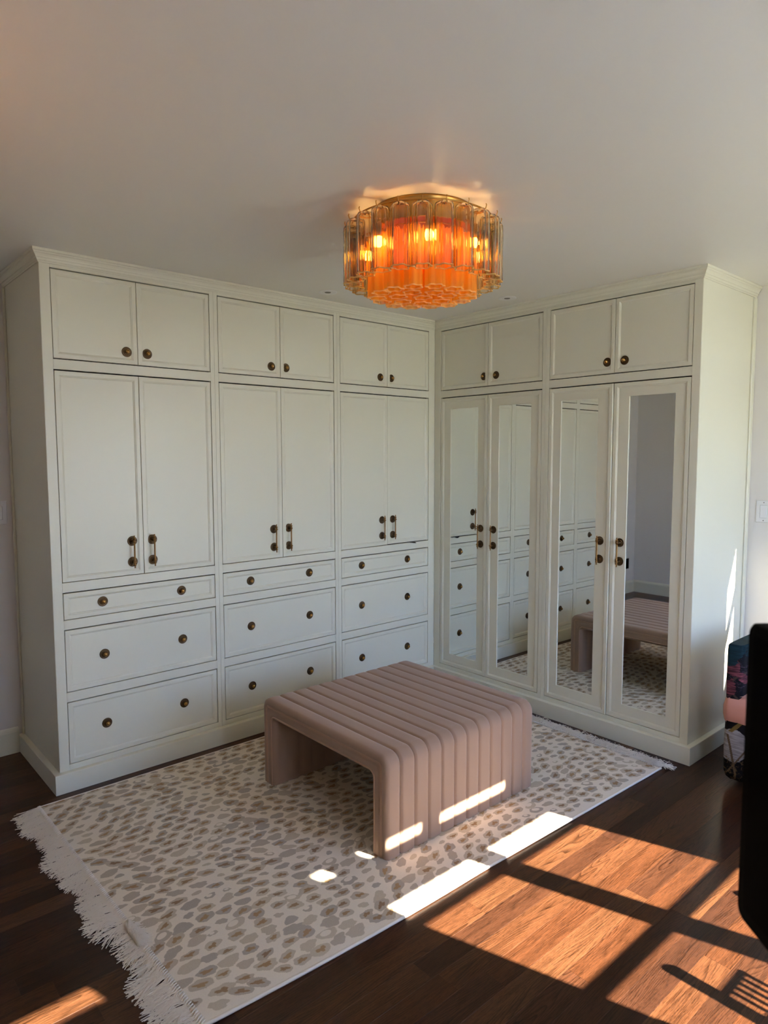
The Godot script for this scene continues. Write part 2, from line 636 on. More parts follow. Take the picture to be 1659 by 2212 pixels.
func window_unit(called: String, label: String, xs: Array, ys: Array, outer: Array, at: Vector3, turn: float, glass: Material) -> void:
	var o := thing(called, label, "window", at, "", "structure")
	o.rotation.y = turn
	var b := Mb.new()
	var x0: float = outer[0]
	var x1: float = outer[1]
	var y0: float = outer[2]
	var y1: float = outer[3]
	# casing on the room side
	for q in [[x0 - 0.07, x0, y0 - 0.07, y1 + 0.07], [x1, x1 + 0.07, y0 - 0.07, y1 + 0.07], [x0, x1, y1, y1 + 0.07], [x0, x1, y0 - 0.07, y0]]:
		b.box(Vector3(q[0], q[2], -0.018), Vector3(q[1], q[3], 0.0), 0.002)
	put("window_frame", b.mesh(), M.white, o)
	b = Mb.new()
	for k in range(0, xs.size() - 1):
		if xs[k + 1][0] - xs[k][1] > 0.001:
			b.box(Vector3(xs[k][1], y0, 0.03), Vector3(xs[k + 1][0], y1, 0.07), 0.002)
	for q in [[x0, xs[0][0]], [xs[-1][1], x1]]:
		if q[1] - q[0] > 0.004:
			b.box(Vector3(q[0], y0, 0.03), Vector3(q[1], y1, 0.07), 0.002)
	for q in [[y0, ys[0][0]], [ys[-1][1], y1]]:
		if q[1] - q[0] > 0.004:
			b.box(Vector3(xs[0][0], q[0], 0.03), Vector3(xs[-1][1], q[1], 0.07), 0.002)
	for k in range(0, ys.size() - 1):
		for x in xs:
			b.box(Vector3(x[0], ys[k][1], 0.035), Vector3(x[1], ys[k + 1][0], 0.065), 0.002)
	if b.v.size():
		put("muntin", b.mesh(), M.white, o)
	for x in xs:
		for y in ys:
			var g := Mb.new()
			var z := 0.05
			g.quad(Vector3(x[0], y[0], z), Vector3(x[1], y[0], z), Vector3(x[1], y[1], z), Vector3(x[0], y[1], z), Vector3(0, 0, -1))
			put("pane", g.mesh(), glass, o)

func windows() -> void:
	# the window wall looks along +z: local z points outdoors
	window_unit("window_1", "white two-light window of four rows of panes behind the camera", [[-1.088, -0.668], [-0.568, -0.148]], [[0.56, 0.949], [0.985, 1.35], [1.387, 1.759], [1.788, 2.102]], [-1.20, -0.06, 0.5, 2.16], Vector3(0, 0, WF), 0.0, M.pane)
	window_unit("window_2", "white window with its roller blind drawn down behind the camera", [[-2.40, -1.857]], [[0.56, 2.102]], [-2.48, -1.78, 0.5, 2.16], Vector3(0, 0, WF), 0.0, M.pane)
	window_unit("window_3", "narrow side window of tinted glass beside the floral armchair", [[-2.877, -2.13]], [[0.62, 1.17], [1.21, 1.62]], [-2.877, -2.13, 0.62, 1.62], Vector3(WX, 0, 0), PI / 2, M.tinted)
	var b := Mb.new()
	b.box(Vector3(-1.22, 1.796, WF - 0.078), Vector3(-0.04, 1.974, WF - 0.022), 0.02)
	var o := thing("roller_blind", "rolled-up pale blind across the open two-light window", "blind")
	put("fabric_roll", b.mesh(), M.blind, o)
	b = Mb.new()
	b.box(Vector3(-1.055, 1.96, WF - 0.06), Vector3(-0.90, 2.17, WF - 0.03), 0.004)
	put("clutch_box", b.mesh(), M.white, o)
	for x in [-1.21, -0.05]:
		b = Mb.new()
		b.box(Vector3(x - 0.008, 1.96, WF - 0.06), Vector3(x + 0.008, 2.19, WF - 0.0185), 0.002)
		put("bracket", b.mesh(), M.white, o)
	o = thing("roller_blind", "pale roller blind drawn down over the left-hand window, gap at its top", "blind")
	b = Mb.new()
	b.box(Vector3(-2.52, 0.45, WF - 0.034), Vector3(-1.74, 1.978, WF - 0.031), 0.0005)
	put("shade", b.mesh(), M.blind, o)
	b = Mb.new()
	b.box(Vector3(-2.52, 0.435, WF - 0.04), Vector3(-1.74, 0.452, WF - 0.025), 0.003)
	put("hem_bar", b.mesh(), M.white, o)

func floor_planks() -> void:
	var b := Mb.new()
	b.box(Vector3(WL - 0.12, -0.13, WZ - 0.12), Vector3(WX + 0.12, -0.016, WF + 0.12), 0.0)
	var fl := structure("floor", b, M.dark, "dark stained oak strip floor", "floor")
	var pw := 0.082
	var r := RandomNumberGenerator.new()
	r.seed = 33
	var rest := Mb.new()
	var z := WZ
	var count := 0
	while z < WF - 0.001:
		var z1 := minf(z + pw, WF)
		var x := WL - r.randf_range(0.0, 0.9)
		while x < WX:
			var x1 := x + r.randf_range(0.75, 1.5)
			var a := maxf(x, WL)
			var e := minf(x1, WX)
			if WX - e < 0.2:
				e = WX
				x1 = WX
			if e - a > 0.02:
				var hidden := (z1 < -0.1 and a > LE + 0.05) or (a > 0.05 and z1 < RE)
				var far := z > 2.75 or hidden
				var m := rest if far else Mb.new()
				plank(m, a, e, z, z1, Vector2(r.randf() * 0.5, r.randf() * 0.78))
				var mat: Material = M.wood[r.randi() % M.wood.size()]
				if not far:
					put("plank", m.mesh(), mat, fl)
					count += 1
			x = x1
		z = z1
	var o := put("planks", rest.mesh(), M.wood[0], fl)
	o.set_meta("kind", "stuff")
	print("planks ", count)

func plank(m: Mb, a: float, e: float, z0: float, z1: float, off: Vector2) -> void:
	var c := 0.0004
	var uv := func(p: Vector3) -> Vector2: return off + Vector2((p.x - a) / 2.6, (p.z - z0) / 0.41)
	var t := [Vector3(a + c, 0, z0 + c), Vector3(e - c, 0, z0 + c), Vector3(e - c, 0, z1 - c), Vector3(a + c, 0, z1 - c)]
	var s := [Vector3(a, -0.0012, z0), Vector3(e, -0.0012, z0), Vector3(e, -0.0012, z1), Vector3(a, -0.0012, z1)]
	m.quad_uv(t[0], t[1], t[2], t[3], Vector3.UP, uv.call(t[0]), uv.call(t[1]), uv.call(t[2]), uv.call(t[3]))
	var outs := [Vector3(0, 0, -1), Vector3(1, 0, 0), Vector3(0, 0, 1), Vector3(-1, 0, 0)]
	for k in 4:
		var k1 := (k + 1) % 4
		var dn := Vector3(0, -0.0138, 0)
		m.quad_uv(t[k], t[k1], s[k1], s[k], (outs[k] + Vector3.UP).normalized(), uv.call(t[k]), uv.call(t[k1]), uv.call(s[k1]), uv.call(s[k]))
		m.quad_uv(s[k], s[k1], s[k1] + dn, s[k] + dn, outs[k], uv.call(s[k]), uv.call(s[k1]), uv.call(s[k1]), uv.call(s[k]))

# ---------------------------------------------------------------- cabinets
var knob_mesh: ArrayMesh
var knob_ball: ArrayMesh
var pull_mesh: ArrayMesh
var pull_base: ArrayMesh

func hardware() -> void:
	# all are turned about +y of this basis, which points out of the door
	var out := Transform3D(Basis(Vector3.RIGHT, PI / 2), Vector3.ZERO)
	var rosette := [Vector2(0.0, 0.0), Vector2(0.0235, 0.0), Vector2(0.0238, 0.0018), Vector2(0.0225, 0.0034), Vector2(0.0195, 0.0036), Vector2(0.0185, 0.0026), Vector2(0.0155, 0.0028),
		Vector2(0.0145, 0.0048), Vector2(0.0125, 0.0058), Vector2(0.0108, 0.0046), Vector2(0.0085, 0.0044), Vector2(0.0075, 0.0062), Vector2(0.006, 0.0075), Vector2(0.0052, 0.009), Vector2(0.0, 0.0095)]
	var b := Mb.new()
	b.lathe(rosette, 56, out, 28, 0.007)
	knob_mesh = b.mesh()
	b = Mb.new()
	var ball := [Vector2(0.0056, 0.006), Vector2(0.0052, 0.0078), Vector2(0.0054, 0.0088)]
	for k in 9:
		var a := -1.05 + (PI / 2 + 1.05) * k / 8.0
		ball.append(Vector2(0.0098 * cos(a), 0.0158 + 0.0088 * sin(a)))
	b.lathe(ball, 24, out)
	knob_ball = b.mesh()
	# pull: two rosettes 101 mm apart with posts, and a turned bar
	b = Mb.new()
	for s in [-1, 1]:
		var xf := Transform3D(out.basis, Vector3(0, 0.0505 * s, 0))
		b.lathe(rosette, 48, xf, 24, 0.007)
		b.lathe([Vector2(0.0058, 0.007), Vector2(0.0048, 0.013), Vector2(0.0046, 0.024), Vector2(0.006, 0.029), Vector2(0.0, 0.031)], 14, xf)
	pull_base = b.mesh()
	b = Mb.new()
	var half := [Vector2(0.0, 0.079), Vector2(0.0034, 0.0788), Vector2(0.0036, 0.0765), Vector2(0.0031, 0.074), Vector2(0.0035, 0.0675), Vector2(0.0064, 0.0655), Vector2(0.0072, 0.0628), Vector2(0.0060, 0.0602),
		Vector2(0.0042, 0.0585), Vector2(0.0045, 0.0555), Vector2(0.0078, 0.053), Vector2(0.0085, 0.0505), Vector2(0.0076, 0.048), Vector2(0.0050, 0.046), Vector2(0.0046, 0.042), Vector2(0.0040, 0.038), Vector2(0.0038, 0.0)]
	var prof := []
	for q in half:
		prof.append(Vector2(q.x, q.y))
	for k in range(half.size() - 2, -1, -1):
		prof.append(Vector2(half[k].x, -half[k].y))
	b.lathe(prof, 16, Transform3D(Basis.IDENTITY, Vector3(0, 0, 0.029)))
	pull_mesh = b.mesh()

func add_knob(parent: Node3D, p: Vector3) -> void:
	var o := put("knob", knob_mesh, M.bronze, parent, p)
	var m := knob_mesh.duplicate() as ArrayMesh
	if not M.has("knob_whole"):
		var am := ArrayMesh.new()
		am.add_surface_from_arrays(Mesh.PRIMITIVE_TRIANGLES, knob_mesh.surface_get_arrays(0))
		am.add_surface_from_arrays(Mesh.PRIMITIVE_TRIANGLES, knob_ball.surface_get_arrays(0))
		am.surface_set_material(0, M.bronze)
		am.surface_set_material(1, M.brass)
		M.knob_whole = am
		var pm := ArrayMesh.new()
		pm.add_surface_from_arrays(Mesh.PRIMITIVE_TRIANGLES, pull_base.surface_get_arrays(0))
		pm.add_surface_from_arrays(Mesh.PRIMITIVE_TRIANGLES, pull_mesh.surface_get_arrays(0))
		pm.surface_set_material(0, M.bronze)
		pm.surface_set_material(1, M.pull)
		M.pull_whole = pm
	o.mesh = M.knob_whole
	o.material_override = null

func add_pull(parent: Node3D, p: Vector3) -> void:
	var o := put("handle", M.pull_whole, null, parent, p)
	o.material_override = null

# a flush front (door or drawer) with a stepped edge, local to its unit; returns the part
func front(called: String, parent: Node3D, x0: float, y0: float, x1: float, y1: float, hole := []) -> MeshInstance3D:
	var b := Mb.new()
	var c := Vector3((x0 + x1) / 2, (y0 + y1) / 2, 0)
	var w := (x1 - x0) / 2
	var h := (y1 - y0) / 2
	var rs := []
	for q in [[0.0, -0.0025], [0.0016, -0.0009], [0.019, -0.0009], [0.0205, -0.0022], [0.0225, -0.0030], [0.0255, -0.0046], [0.0275, -0.0064], [0.0300, -0.0064]]:
		rs.append([-w + q[0], -h + q[0], w - q[0], h - q[0], q[1]])
	if hole:
		var x := [hole[0] - c.x, hole[1] - c.y, hole[2] - c.x, hole[3] - c.y]
		rs.append([x[0] - 0.001, x[1] - 0.001, x[2] + 0.001, x[3] + 0.001, -0.0064])
		rs.append([x[0], x[1], x[2], x[3], -0.0072])
		rs.append([x[0], x[1], x[2], x[3], -0.0125])
		b.rings(rs, -0.021, true)
	else:
		b.rings(rs, -0.021)
	var o := put(called, b.mesh(), M.paint, parent, c)
	if hole:
		var g := Mb.new()
		var z := -0.0115
		g.box(Vector3(hole[0] - c.x - 0.004, hole[1] - c.y - 0.004, z - 0.004), Vector3(hole[2] - c.x + 0.004, hole[3] - c.y + 0.004, z), 0.0)
		put("mirror", g.mesh(), M.mirror, o)
	return o

const UT := 2.3702
const UB := 1.9749
const LT := 1.9309
const LB := 0.9695

func carcass(o: Node3D, w: float, a: float, e: float, rails: Array, depth: float) -> void:
	var b := Mb.new()
	b.box(Vector3(0.0003, 0.0, -0.022), Vector3(a, CEIL - 0.001, 0.0), 0.0007)
	b.box(Vector3(e, 0.0, -0.022), Vector3(w - 0.0003, CEIL - 0.001, 0.0), 0.0007)
	for q in rails:
		b.box(Vector3(a, q[0], -0.022), Vector3(e, q[1], 0.0), 0.0007)
	put("face_frame", b.mesh(), M.paint, o)
	b = Mb.new()
	b.box(Vector3(0.001, 0.0, -depth), Vector3(0.018, CEIL - 0.001, -0.0225), 0.0)
	b.box(Vector3(w - 0.018, 0.0, -depth), Vector3(w - 0.001, CEIL - 0.001, -0.0225), 0.0)
	b.box(Vector3(0.018, 0.0, -depth), Vector3(w - 0.018, CEIL - 0.001, -depth + 0.01), 0.0)
	b.box(Vector3(0.018, CEIL - 0.02, -depth + 0.01), Vector3(w - 0.018, CEIL - 0.001, -0.0225), 0.0)
	b.box(Vector3(0.018, 0.06, -depth + 0.01), Vector3(w - 0.018, 0.08, -0.0225), 0.0)
	for q in rails.slice(1, -1):
		b.box(Vector3(0.018, q[0] + 0.012, -depth + 0.01), Vector3(w - 0.018, q[0] + 0.03, -0.0225), 0.0)
	put("carcass", b.mesh(), M.dark, o)

func long_run() -> void:
	hardware()
	var bays := [[LE, -2.4082, -2.027, -1.6492, -1.627], [-1.627, -1.6049, -1.2241, -0.8521, -0.8295], [-0.8295, -0.8068, -0.4276, -0.0573, 0.0]]
	var kn := [[-2.23, -1.836, -2.078, -1.979, -2.081, -1.981], [-1.434, -1.041, -1.28, -1.185, -1.28, -1.1815], [-0.641, -0.248, -0.482, -0.39, -0.471, -0.3795]]
	var labels := ["cream cabinet unit with three drawers at the left, free end of the long run", "cream cabinet unit in the middle of the long run, between two matching units", "cream cabinet unit of the long run that meets the mirrored wardrobes in the corner"]
	for i in 3:
		var q: Array = bays[i]
		var x: float = q[0]
		var o := thing("cabinet", labels[i], "cabinet", Vector3(x, 0, 0), "cabinet units of the long run")
		var a: float = q[1] - x
		var m: float = q[2] - x
		var e: float = q[3] - x
		var w: float = q[4] - x
		carcass(o, w, a, e, [[0.0, 0.1179], [0.4141, 0.4585], [0.7529, 0.7965], [0.9248, LB], [LT, UB], [UT, CEIL - 0.001]], 0.612)
		var k: Array = kn[i]
		var g := 0.003
		# upper doors
		var d := front("door", o, a + g, UB + 0.005, m - 0.0013, UT - 0.005)
		add_knob(d, Vector3(k[2] - x, 2.037, -0.0064) - d.position)
		d = front("door", o, m + 0.0013, UB + 0.005, e - g, UT - 0.005)
		add_knob(d, Vector3(k[3] - x, 2.037, -0.0064) - d.position)
		# tall doors
		d = front("door", o, a + g, LB + g, m - 0.0013, LT - 0.006)
		add_pull(d, Vector3(k[4] - x, 1.0855, -0.0064) - d.position)
		d = front("door", o, m + (0.001 if i < 2 else 0.0), LB + (g if i < 2 else 0.006), e - g, LT - 0.006)
		add_pull(d, Vector3(k[5] - x, 1.0855, -0.0064) - d.position)
		# drawers
		for y in [[0.7965, 0.9248, 0.861], [0.4585, 0.7529, 0.608], [0.1179, 0.4141, 0.270]]:
			d = front("drawer", o, a + g, y[0] + g, e - g, y[1] - 0.0055)
			for s in 2:
				add_knob(d, Vector3(k[s] - x, y[2], -0.0064) - d.position)
		if i == 0:
			var b := Mb.new()
			b.box(Vector3(-0.0005, 0.0, -0.612), Vector3(0.0008, CEIL - 0.001, -0.002), 0.0)
			put("end_panel", b.mesh(), M.paint, o)
			b = Mb.new()
			b.box(Vector3(-0.011, 0.0925, -0.614), Vector3(0.0, 2.383, -0.594), 0.003)
			put("scribe_strip", b.mesh(), M.paint, o)

func mirrored_run() -> void:
	var bays := [[0.0, 0.0563, 0.461, 0.8695, 0.8933], [0.8933, 0.9172, 1.3247, 1.7387, RE]]
	var kn := [[0.424, 0.522, 0.4085, 0.513], [1.28, 1.38, 1.2635, 1.379]]
	var mir := [[0.1437, 0.3798, 0.5496, 0.7895], [0.9984, 1.2341, 1.4127, 1.6583]]
	var labels := ["cream wardrobe unit with two mirrored doors, next to the inner corner", "cream wardrobe unit with two mirrored doors, at the free right end"]
	for i in 2:
		var q: Array = bays[i]
		var x: float = q[0]
		var o := thing("wardrobe", labels[i], "wardrobe", Vector3(0, 0, x), "mirrored wardrobe units")
		o.rotation.y = -PI / 2
		var a: float = q[1] - x
		var m: float = q[2] - x
		var e: float = q[3] - x
		var w: float = q[4] - x
		carcass(o, w, a, e, [[0.0, 0.1166], [LT, UB], [UT, CEIL - 0.001]], 0.634)
		var k: Array = kn[i]
		var r: Array = mir[i]
		var g := 0.003
		var d := front("door", o, a + g, UB + 0.005, m - 0.0013, UT - 0.005)
		add_knob(d, Vector3(k[0] - x, 2.041, -0.0064) - d.position)
		d = front("door", o, m + 0.0013, UB + 0.005, e - g, UT - 0.005)
		add_knob(d, Vector3(k[1] - x, 2.041, -0.0064) - d.position)
		d = front("mirrored_door", o, a + g, 0.1166 + g, m - 0.0013, LT - 0.006, [r[0] - x, 0.1999, r[1] - x, 1.8528])
		add_pull(d, Vector3(k[2] - x, 1.029, -0.0064) - d.position)
		if i == 1:   # this door stands a little proud
			d.rotation.y = -0.0120
			d.position += Vector3(-0.0008, 0, 0.0026)
		var e2 := 0.0027 if i == 0 else 0.0
		d = front("mirrored_door", o, m + 0.0013, 0.1166 + g, e - g, LT - 0.006, [r[2] - x, 0.1999, r[3] - x, 1.8528])
		add_pull(d, Vector3(k[3] - x, 1.029, -0.0064) - d.position)
		d.rotation.y = -e2
		d.position.z -= e2 * 0.2
		if i == 1:
			var b := Mb.new()
			b.box(Vector3(w - 0.0008, 0.0, -0.634), Vector3(w + 0.0006, CEIL - 0.001, -0.002), 0.0)
			put("end_panel", b.mesh(), M.paint, o)
			b = Mb.new()
			b.box(Vector3(w, 0.0925, -0.636), Vector3(w + 0.011, 2.383, -0.600), 0.003)
			put("scribe_strip", b.mesh(), M.paint, o)

func crown_and_plinth() -> void:
	var path := [Vector2(LE, WZ + 0.001), Vector2(LE, 0), Vector2(0, 0), Vector2(0, RE), Vector2(WX - 0.001, RE)]
	var crown := [Vector2(0.0014, 2.3845), Vector2(0.005, 2.3845), Vector2(0.0055, 2.3905), Vector2(0.0085, 2.392), Vector2(0.0105, 2.3965), Vector2(0.0115, 2.402), Vector2(0.0145, 2.4035), Vector2(0.0165, 2.4105), Vector2(0.021, 2.4175),
		Vector2(0.0255, 2.421), Vector2(0.0258, 2.4265), Vector2(0.0305, 2.4285), Vector2(0.0307, 2.4395), Vector2(0.0014, 2.4395)]
	var foot := [Vector2(0.0014, 0.0), Vector2(0.0275, 0.0), Vector2(0.0275, 0.0895), Vector2(0.0255, 0.0915), Vector2(0.0014, 0.0925)]
	var places := ["on the shaded left end of the long cabinet run", "along the front of the long cabinet run", "along the front of the mirrored wardrobes", "on the bright right end of the mirrored wardrobes"]
	for k in 4:
		var b := Mb.new()
		b.moulding(path, crown, 1.0, k, k + 1)
		tag(put("crown_moulding", b.mesh(), M.trim), "cream stepped crown moulding " + places[k], "moulding")
		b = Mb.new()
		b.moulding(path, foot, 1.0, k, k + 1)
		tag(put("plinth", b.mesh(), M.trim), "cream plinth board " + places[k], "plinth")

# ---------------------------------------------------------------- rug
func rug_pt(u: float, v: float) -> Vector3:
	# u along x (0 = fringe at left, 1 = fringe at right), v from the cabinets towards the window
	var x0 := lerpf(-2.575, -2.562, v)
	var x1 := lerpf(-0.145, -0.165, v)
	var zb := lerpf(0.098, 0.108, u)
	var zf := 1.638 + 0.047 * (1.0 - pow(1.0 - minf(u / 0.45, 1.0), 2.0)) + 0.042 * maxf(0.0, (u - 0.45) / 0.55)
	return Vector3(lerpf(x0, x1, u), 0.0, lerpf(zb, zf, v))

func rug() -> void:
	var o := thing("rug", "cream rug with a taupe and brown leopard print and fringed ends under the bench", "rug", Vector3(-1.36, 0, 0.9))
	var off := o.position
	var nz := FastNoiseLite.new()
	nz.seed = 2
	nz.frequency = 1.2
	var rows := []
	var nu := 80
	var nv := 54
	for j in nv + 1:
		var line := PackedVector3Array()
		for i in nu + 1:
			var p := rug_pt(float(i) / nu, float(j) / nv)
			p.y = 0.0118 + 0.0006 * nz.get_noise_2d(p.x * 3.0, p.z * 3.0)
			if i == 0 or i == nu or j == 0 or j == nv:
				p.y -= 0.002
			line.append(p - off)
		rows.append(line)
	var b := Mb.new()
	b.grid(rows, -1.0)
	put("pile", b.mesh(), M.rug, o)
	# bound edge all round
	b = Mb.new()
	for e in 4:
		var path := []
		for i in 41:
			var t := i / 40.0
			var p: Vector3 = [rug_pt(t, 0), rug_pt(t, 1), rug_pt(0, t), rug_pt(1, t)][e]
			p.y = 0.0062
			path.append(p - off)
		b.tube(path, 0.0058, 8)
	put("binding", b.mesh(), M.fringe, o)
	# the two fringes: loose strands
	var r := RandomNumberGenerator.new()
	r.seed = 77
	b = Mb.new()
	for i in 1900:
		var v := (i + r.randf()) / 1900.0
		var tuft := floorf(v * 62.0)
		var tv := (tuft + 0.5) / 62.0
		var p0 := rug_pt(0.0, v) + Vector3(-0.002, 0.0105, 0)
		var len := 0.088 + 0.018 * sin(v * 23.0) + 0.012 * sin(v * 61.0 + 1.0) + r.randf_range(-0.02, 0.012)
		var lean := 0.38 * sin(v * 17.0 + 0.6) + 0.35 * sin(tuft * 2.4) + r.randf_range(-0.32, 0.32)
		if v > 0.66 and v < 0.74:
			len *= r.randf_range(0.3, 1.0)
			lean += 0.6 * sin(v * 160.0)
		strand(b, p0 - off, Vector3(-1, 0, 0.1 + lean + (tv - v) * 4.0), len, r)
	for i in 260:      # strands thrown back over the weave near the middle of the left end
		var v := 0.665 + 0.075 * r.randf()
		strand(b, rug_pt(-0.006, v) + Vector3(0, 0.014, 0) - off, Vector3(0.7, 0, r.randf_range(-1.0, 0.6)), r.randf_range(0.03, 0.075), r, 0.016)
	var f := put("fringe", b.mesh(), M.fringe, o)
	f.set_meta("kind", "stuff")
	b = Mb.new()
	for i in 1500:
		var v := (i + r.randf()) / 1500.0
		var p0 := rug_pt(1.0, v) + Vector3(0.002, 0.0105, 0)
		var len := r.randf_range(0.05, 0.085)
		var lean := 0.5 * sin(v * 90.0) + r.randf_range(-0.7, 0.7)
		strand(b, p0 - off, Vector3(1, 0.25, lean + (0.5 if v > 0.97 else 0.0)), len, r, 0.012)
	for i in 900:      # heaped, curled-over strands against the plinth
		var v := r.randf()
		var p0 := rug_pt(1.0, v) + Vector3(r.randf_range(0.005, 0.05), r.randf_range(0.008, 0.02), 0)
		strand(b, p0 - off, Vector3(r.randf_range(-1, 1), 0.2, r.randf_range(-1, 1)), r.randf_range(0.025, 0.05), r, 0.016)
	f = put("fringe", b.mesh(), M.fringe, o)
	f.set_meta("kind", "stuff")
	# knotted heading beside each fringe
	b = Mb.new()
	for s in 2:
		for i in 150:
			var v := (i + 0.5) / 150.0
			var p := rug_pt(float(s), v) - off
			var k := -1.0 if s == 0 else 1.0
			b.tube([p + Vector3(-0.010 * k, 0.0132, -0.004), p + Vector3(0.0, 0.0142, 0.0), p + Vector3(0.010 * k, 0.0095, 0.004)], 0.0025, 5, false)
	put("heading", b.mesh(), M.fringe, o)

func strand(b: Mb, p: Vector3, dir: Vector3, len: float, r: RandomNumberGenerator, lift := 0.006) -> void:
	var d := dir.normalized()
	var side := Vector3(-d.z, 0, d.x)
	var bend := r.randf_range(-0.5, 0.5)
	var w := r.randf_range(0.0009, 0.0015)
	var prev := p
	var pd := d
	var n := 5
	var base := p.y
	for i in n:
		var t := float(i + 1) / n
		pd = (pd + side * bend * 0.35 + side * r.randf_range(-0.16, 0.16)).normalized()
		var q := prev + pd * len / n
		q.y = lerpf(base, 0.0022, minf(1.0, t * 1.2)) + lift * sin(t * PI) * r.randf_range(0.3, 1.0)
		if d.y > 0.1:
			q.y += lift * t * 0.6
		q.y = maxf(q.y, 0.0016)
		var s2 := Vector3(-pd.z, 0, pd.x) * w
		var up := Vector3(0, w * 1.5, 0)
		var k := Vector3(0, 1, 0)
		var ks := s2.normalized()
		b.tri(prev - s2, q - s2, q + up, -ks + k * 0.4, -ks + k * 0.4, k)
		b.tri(prev - s2, q + up, prev + up, -ks + k * 0.4, k, k)
		b.tri(prev + s2, q + s2, q + up, ks + k * 0.4, ks + k * 0.4, k)
		b.tri(prev + s2, q + up, prev + up, ks + k * 0.4, k, k)
		prev = q

# ---------------------------------------------------------------- channelled bench
func arch(z0: float, z1: float, top: float, bottom: float, rad: float, seg := 8) -> Array:
	# path (z, y) with outward normal from the back foot over the top to the front foot
	var out := []
	for k in 7:
		out.append([Vector2(z0, lerpf(bottom, top - rad, k / 6.0)), Vector2(-1, 0)])
	for k in range(1, seg):
		var a := PI / 2 * k / seg
		out.append([Vector2(z0 + rad - rad * cos(a), top - rad + rad * sin(a)), Vector2(-cos(a), sin(a))])
	for k in 9:
		out.append([Vector2(lerpf(z0 + rad, z1 - rad, k / 8.0), top), Vector2(0, 1)])
	for k in range(1, seg):
		var a := PI / 2 * k / seg
		out.append([Vector2(z1 - rad + rad * sin(a), top - rad + rad * cos(a)), Vector2(sin(a), cos(a))])
	for k in 7:
		out.append([Vector2(z1, lerpf(top - rad, bottom, k / 6.0)), Vector2(1, 0)])
	return out

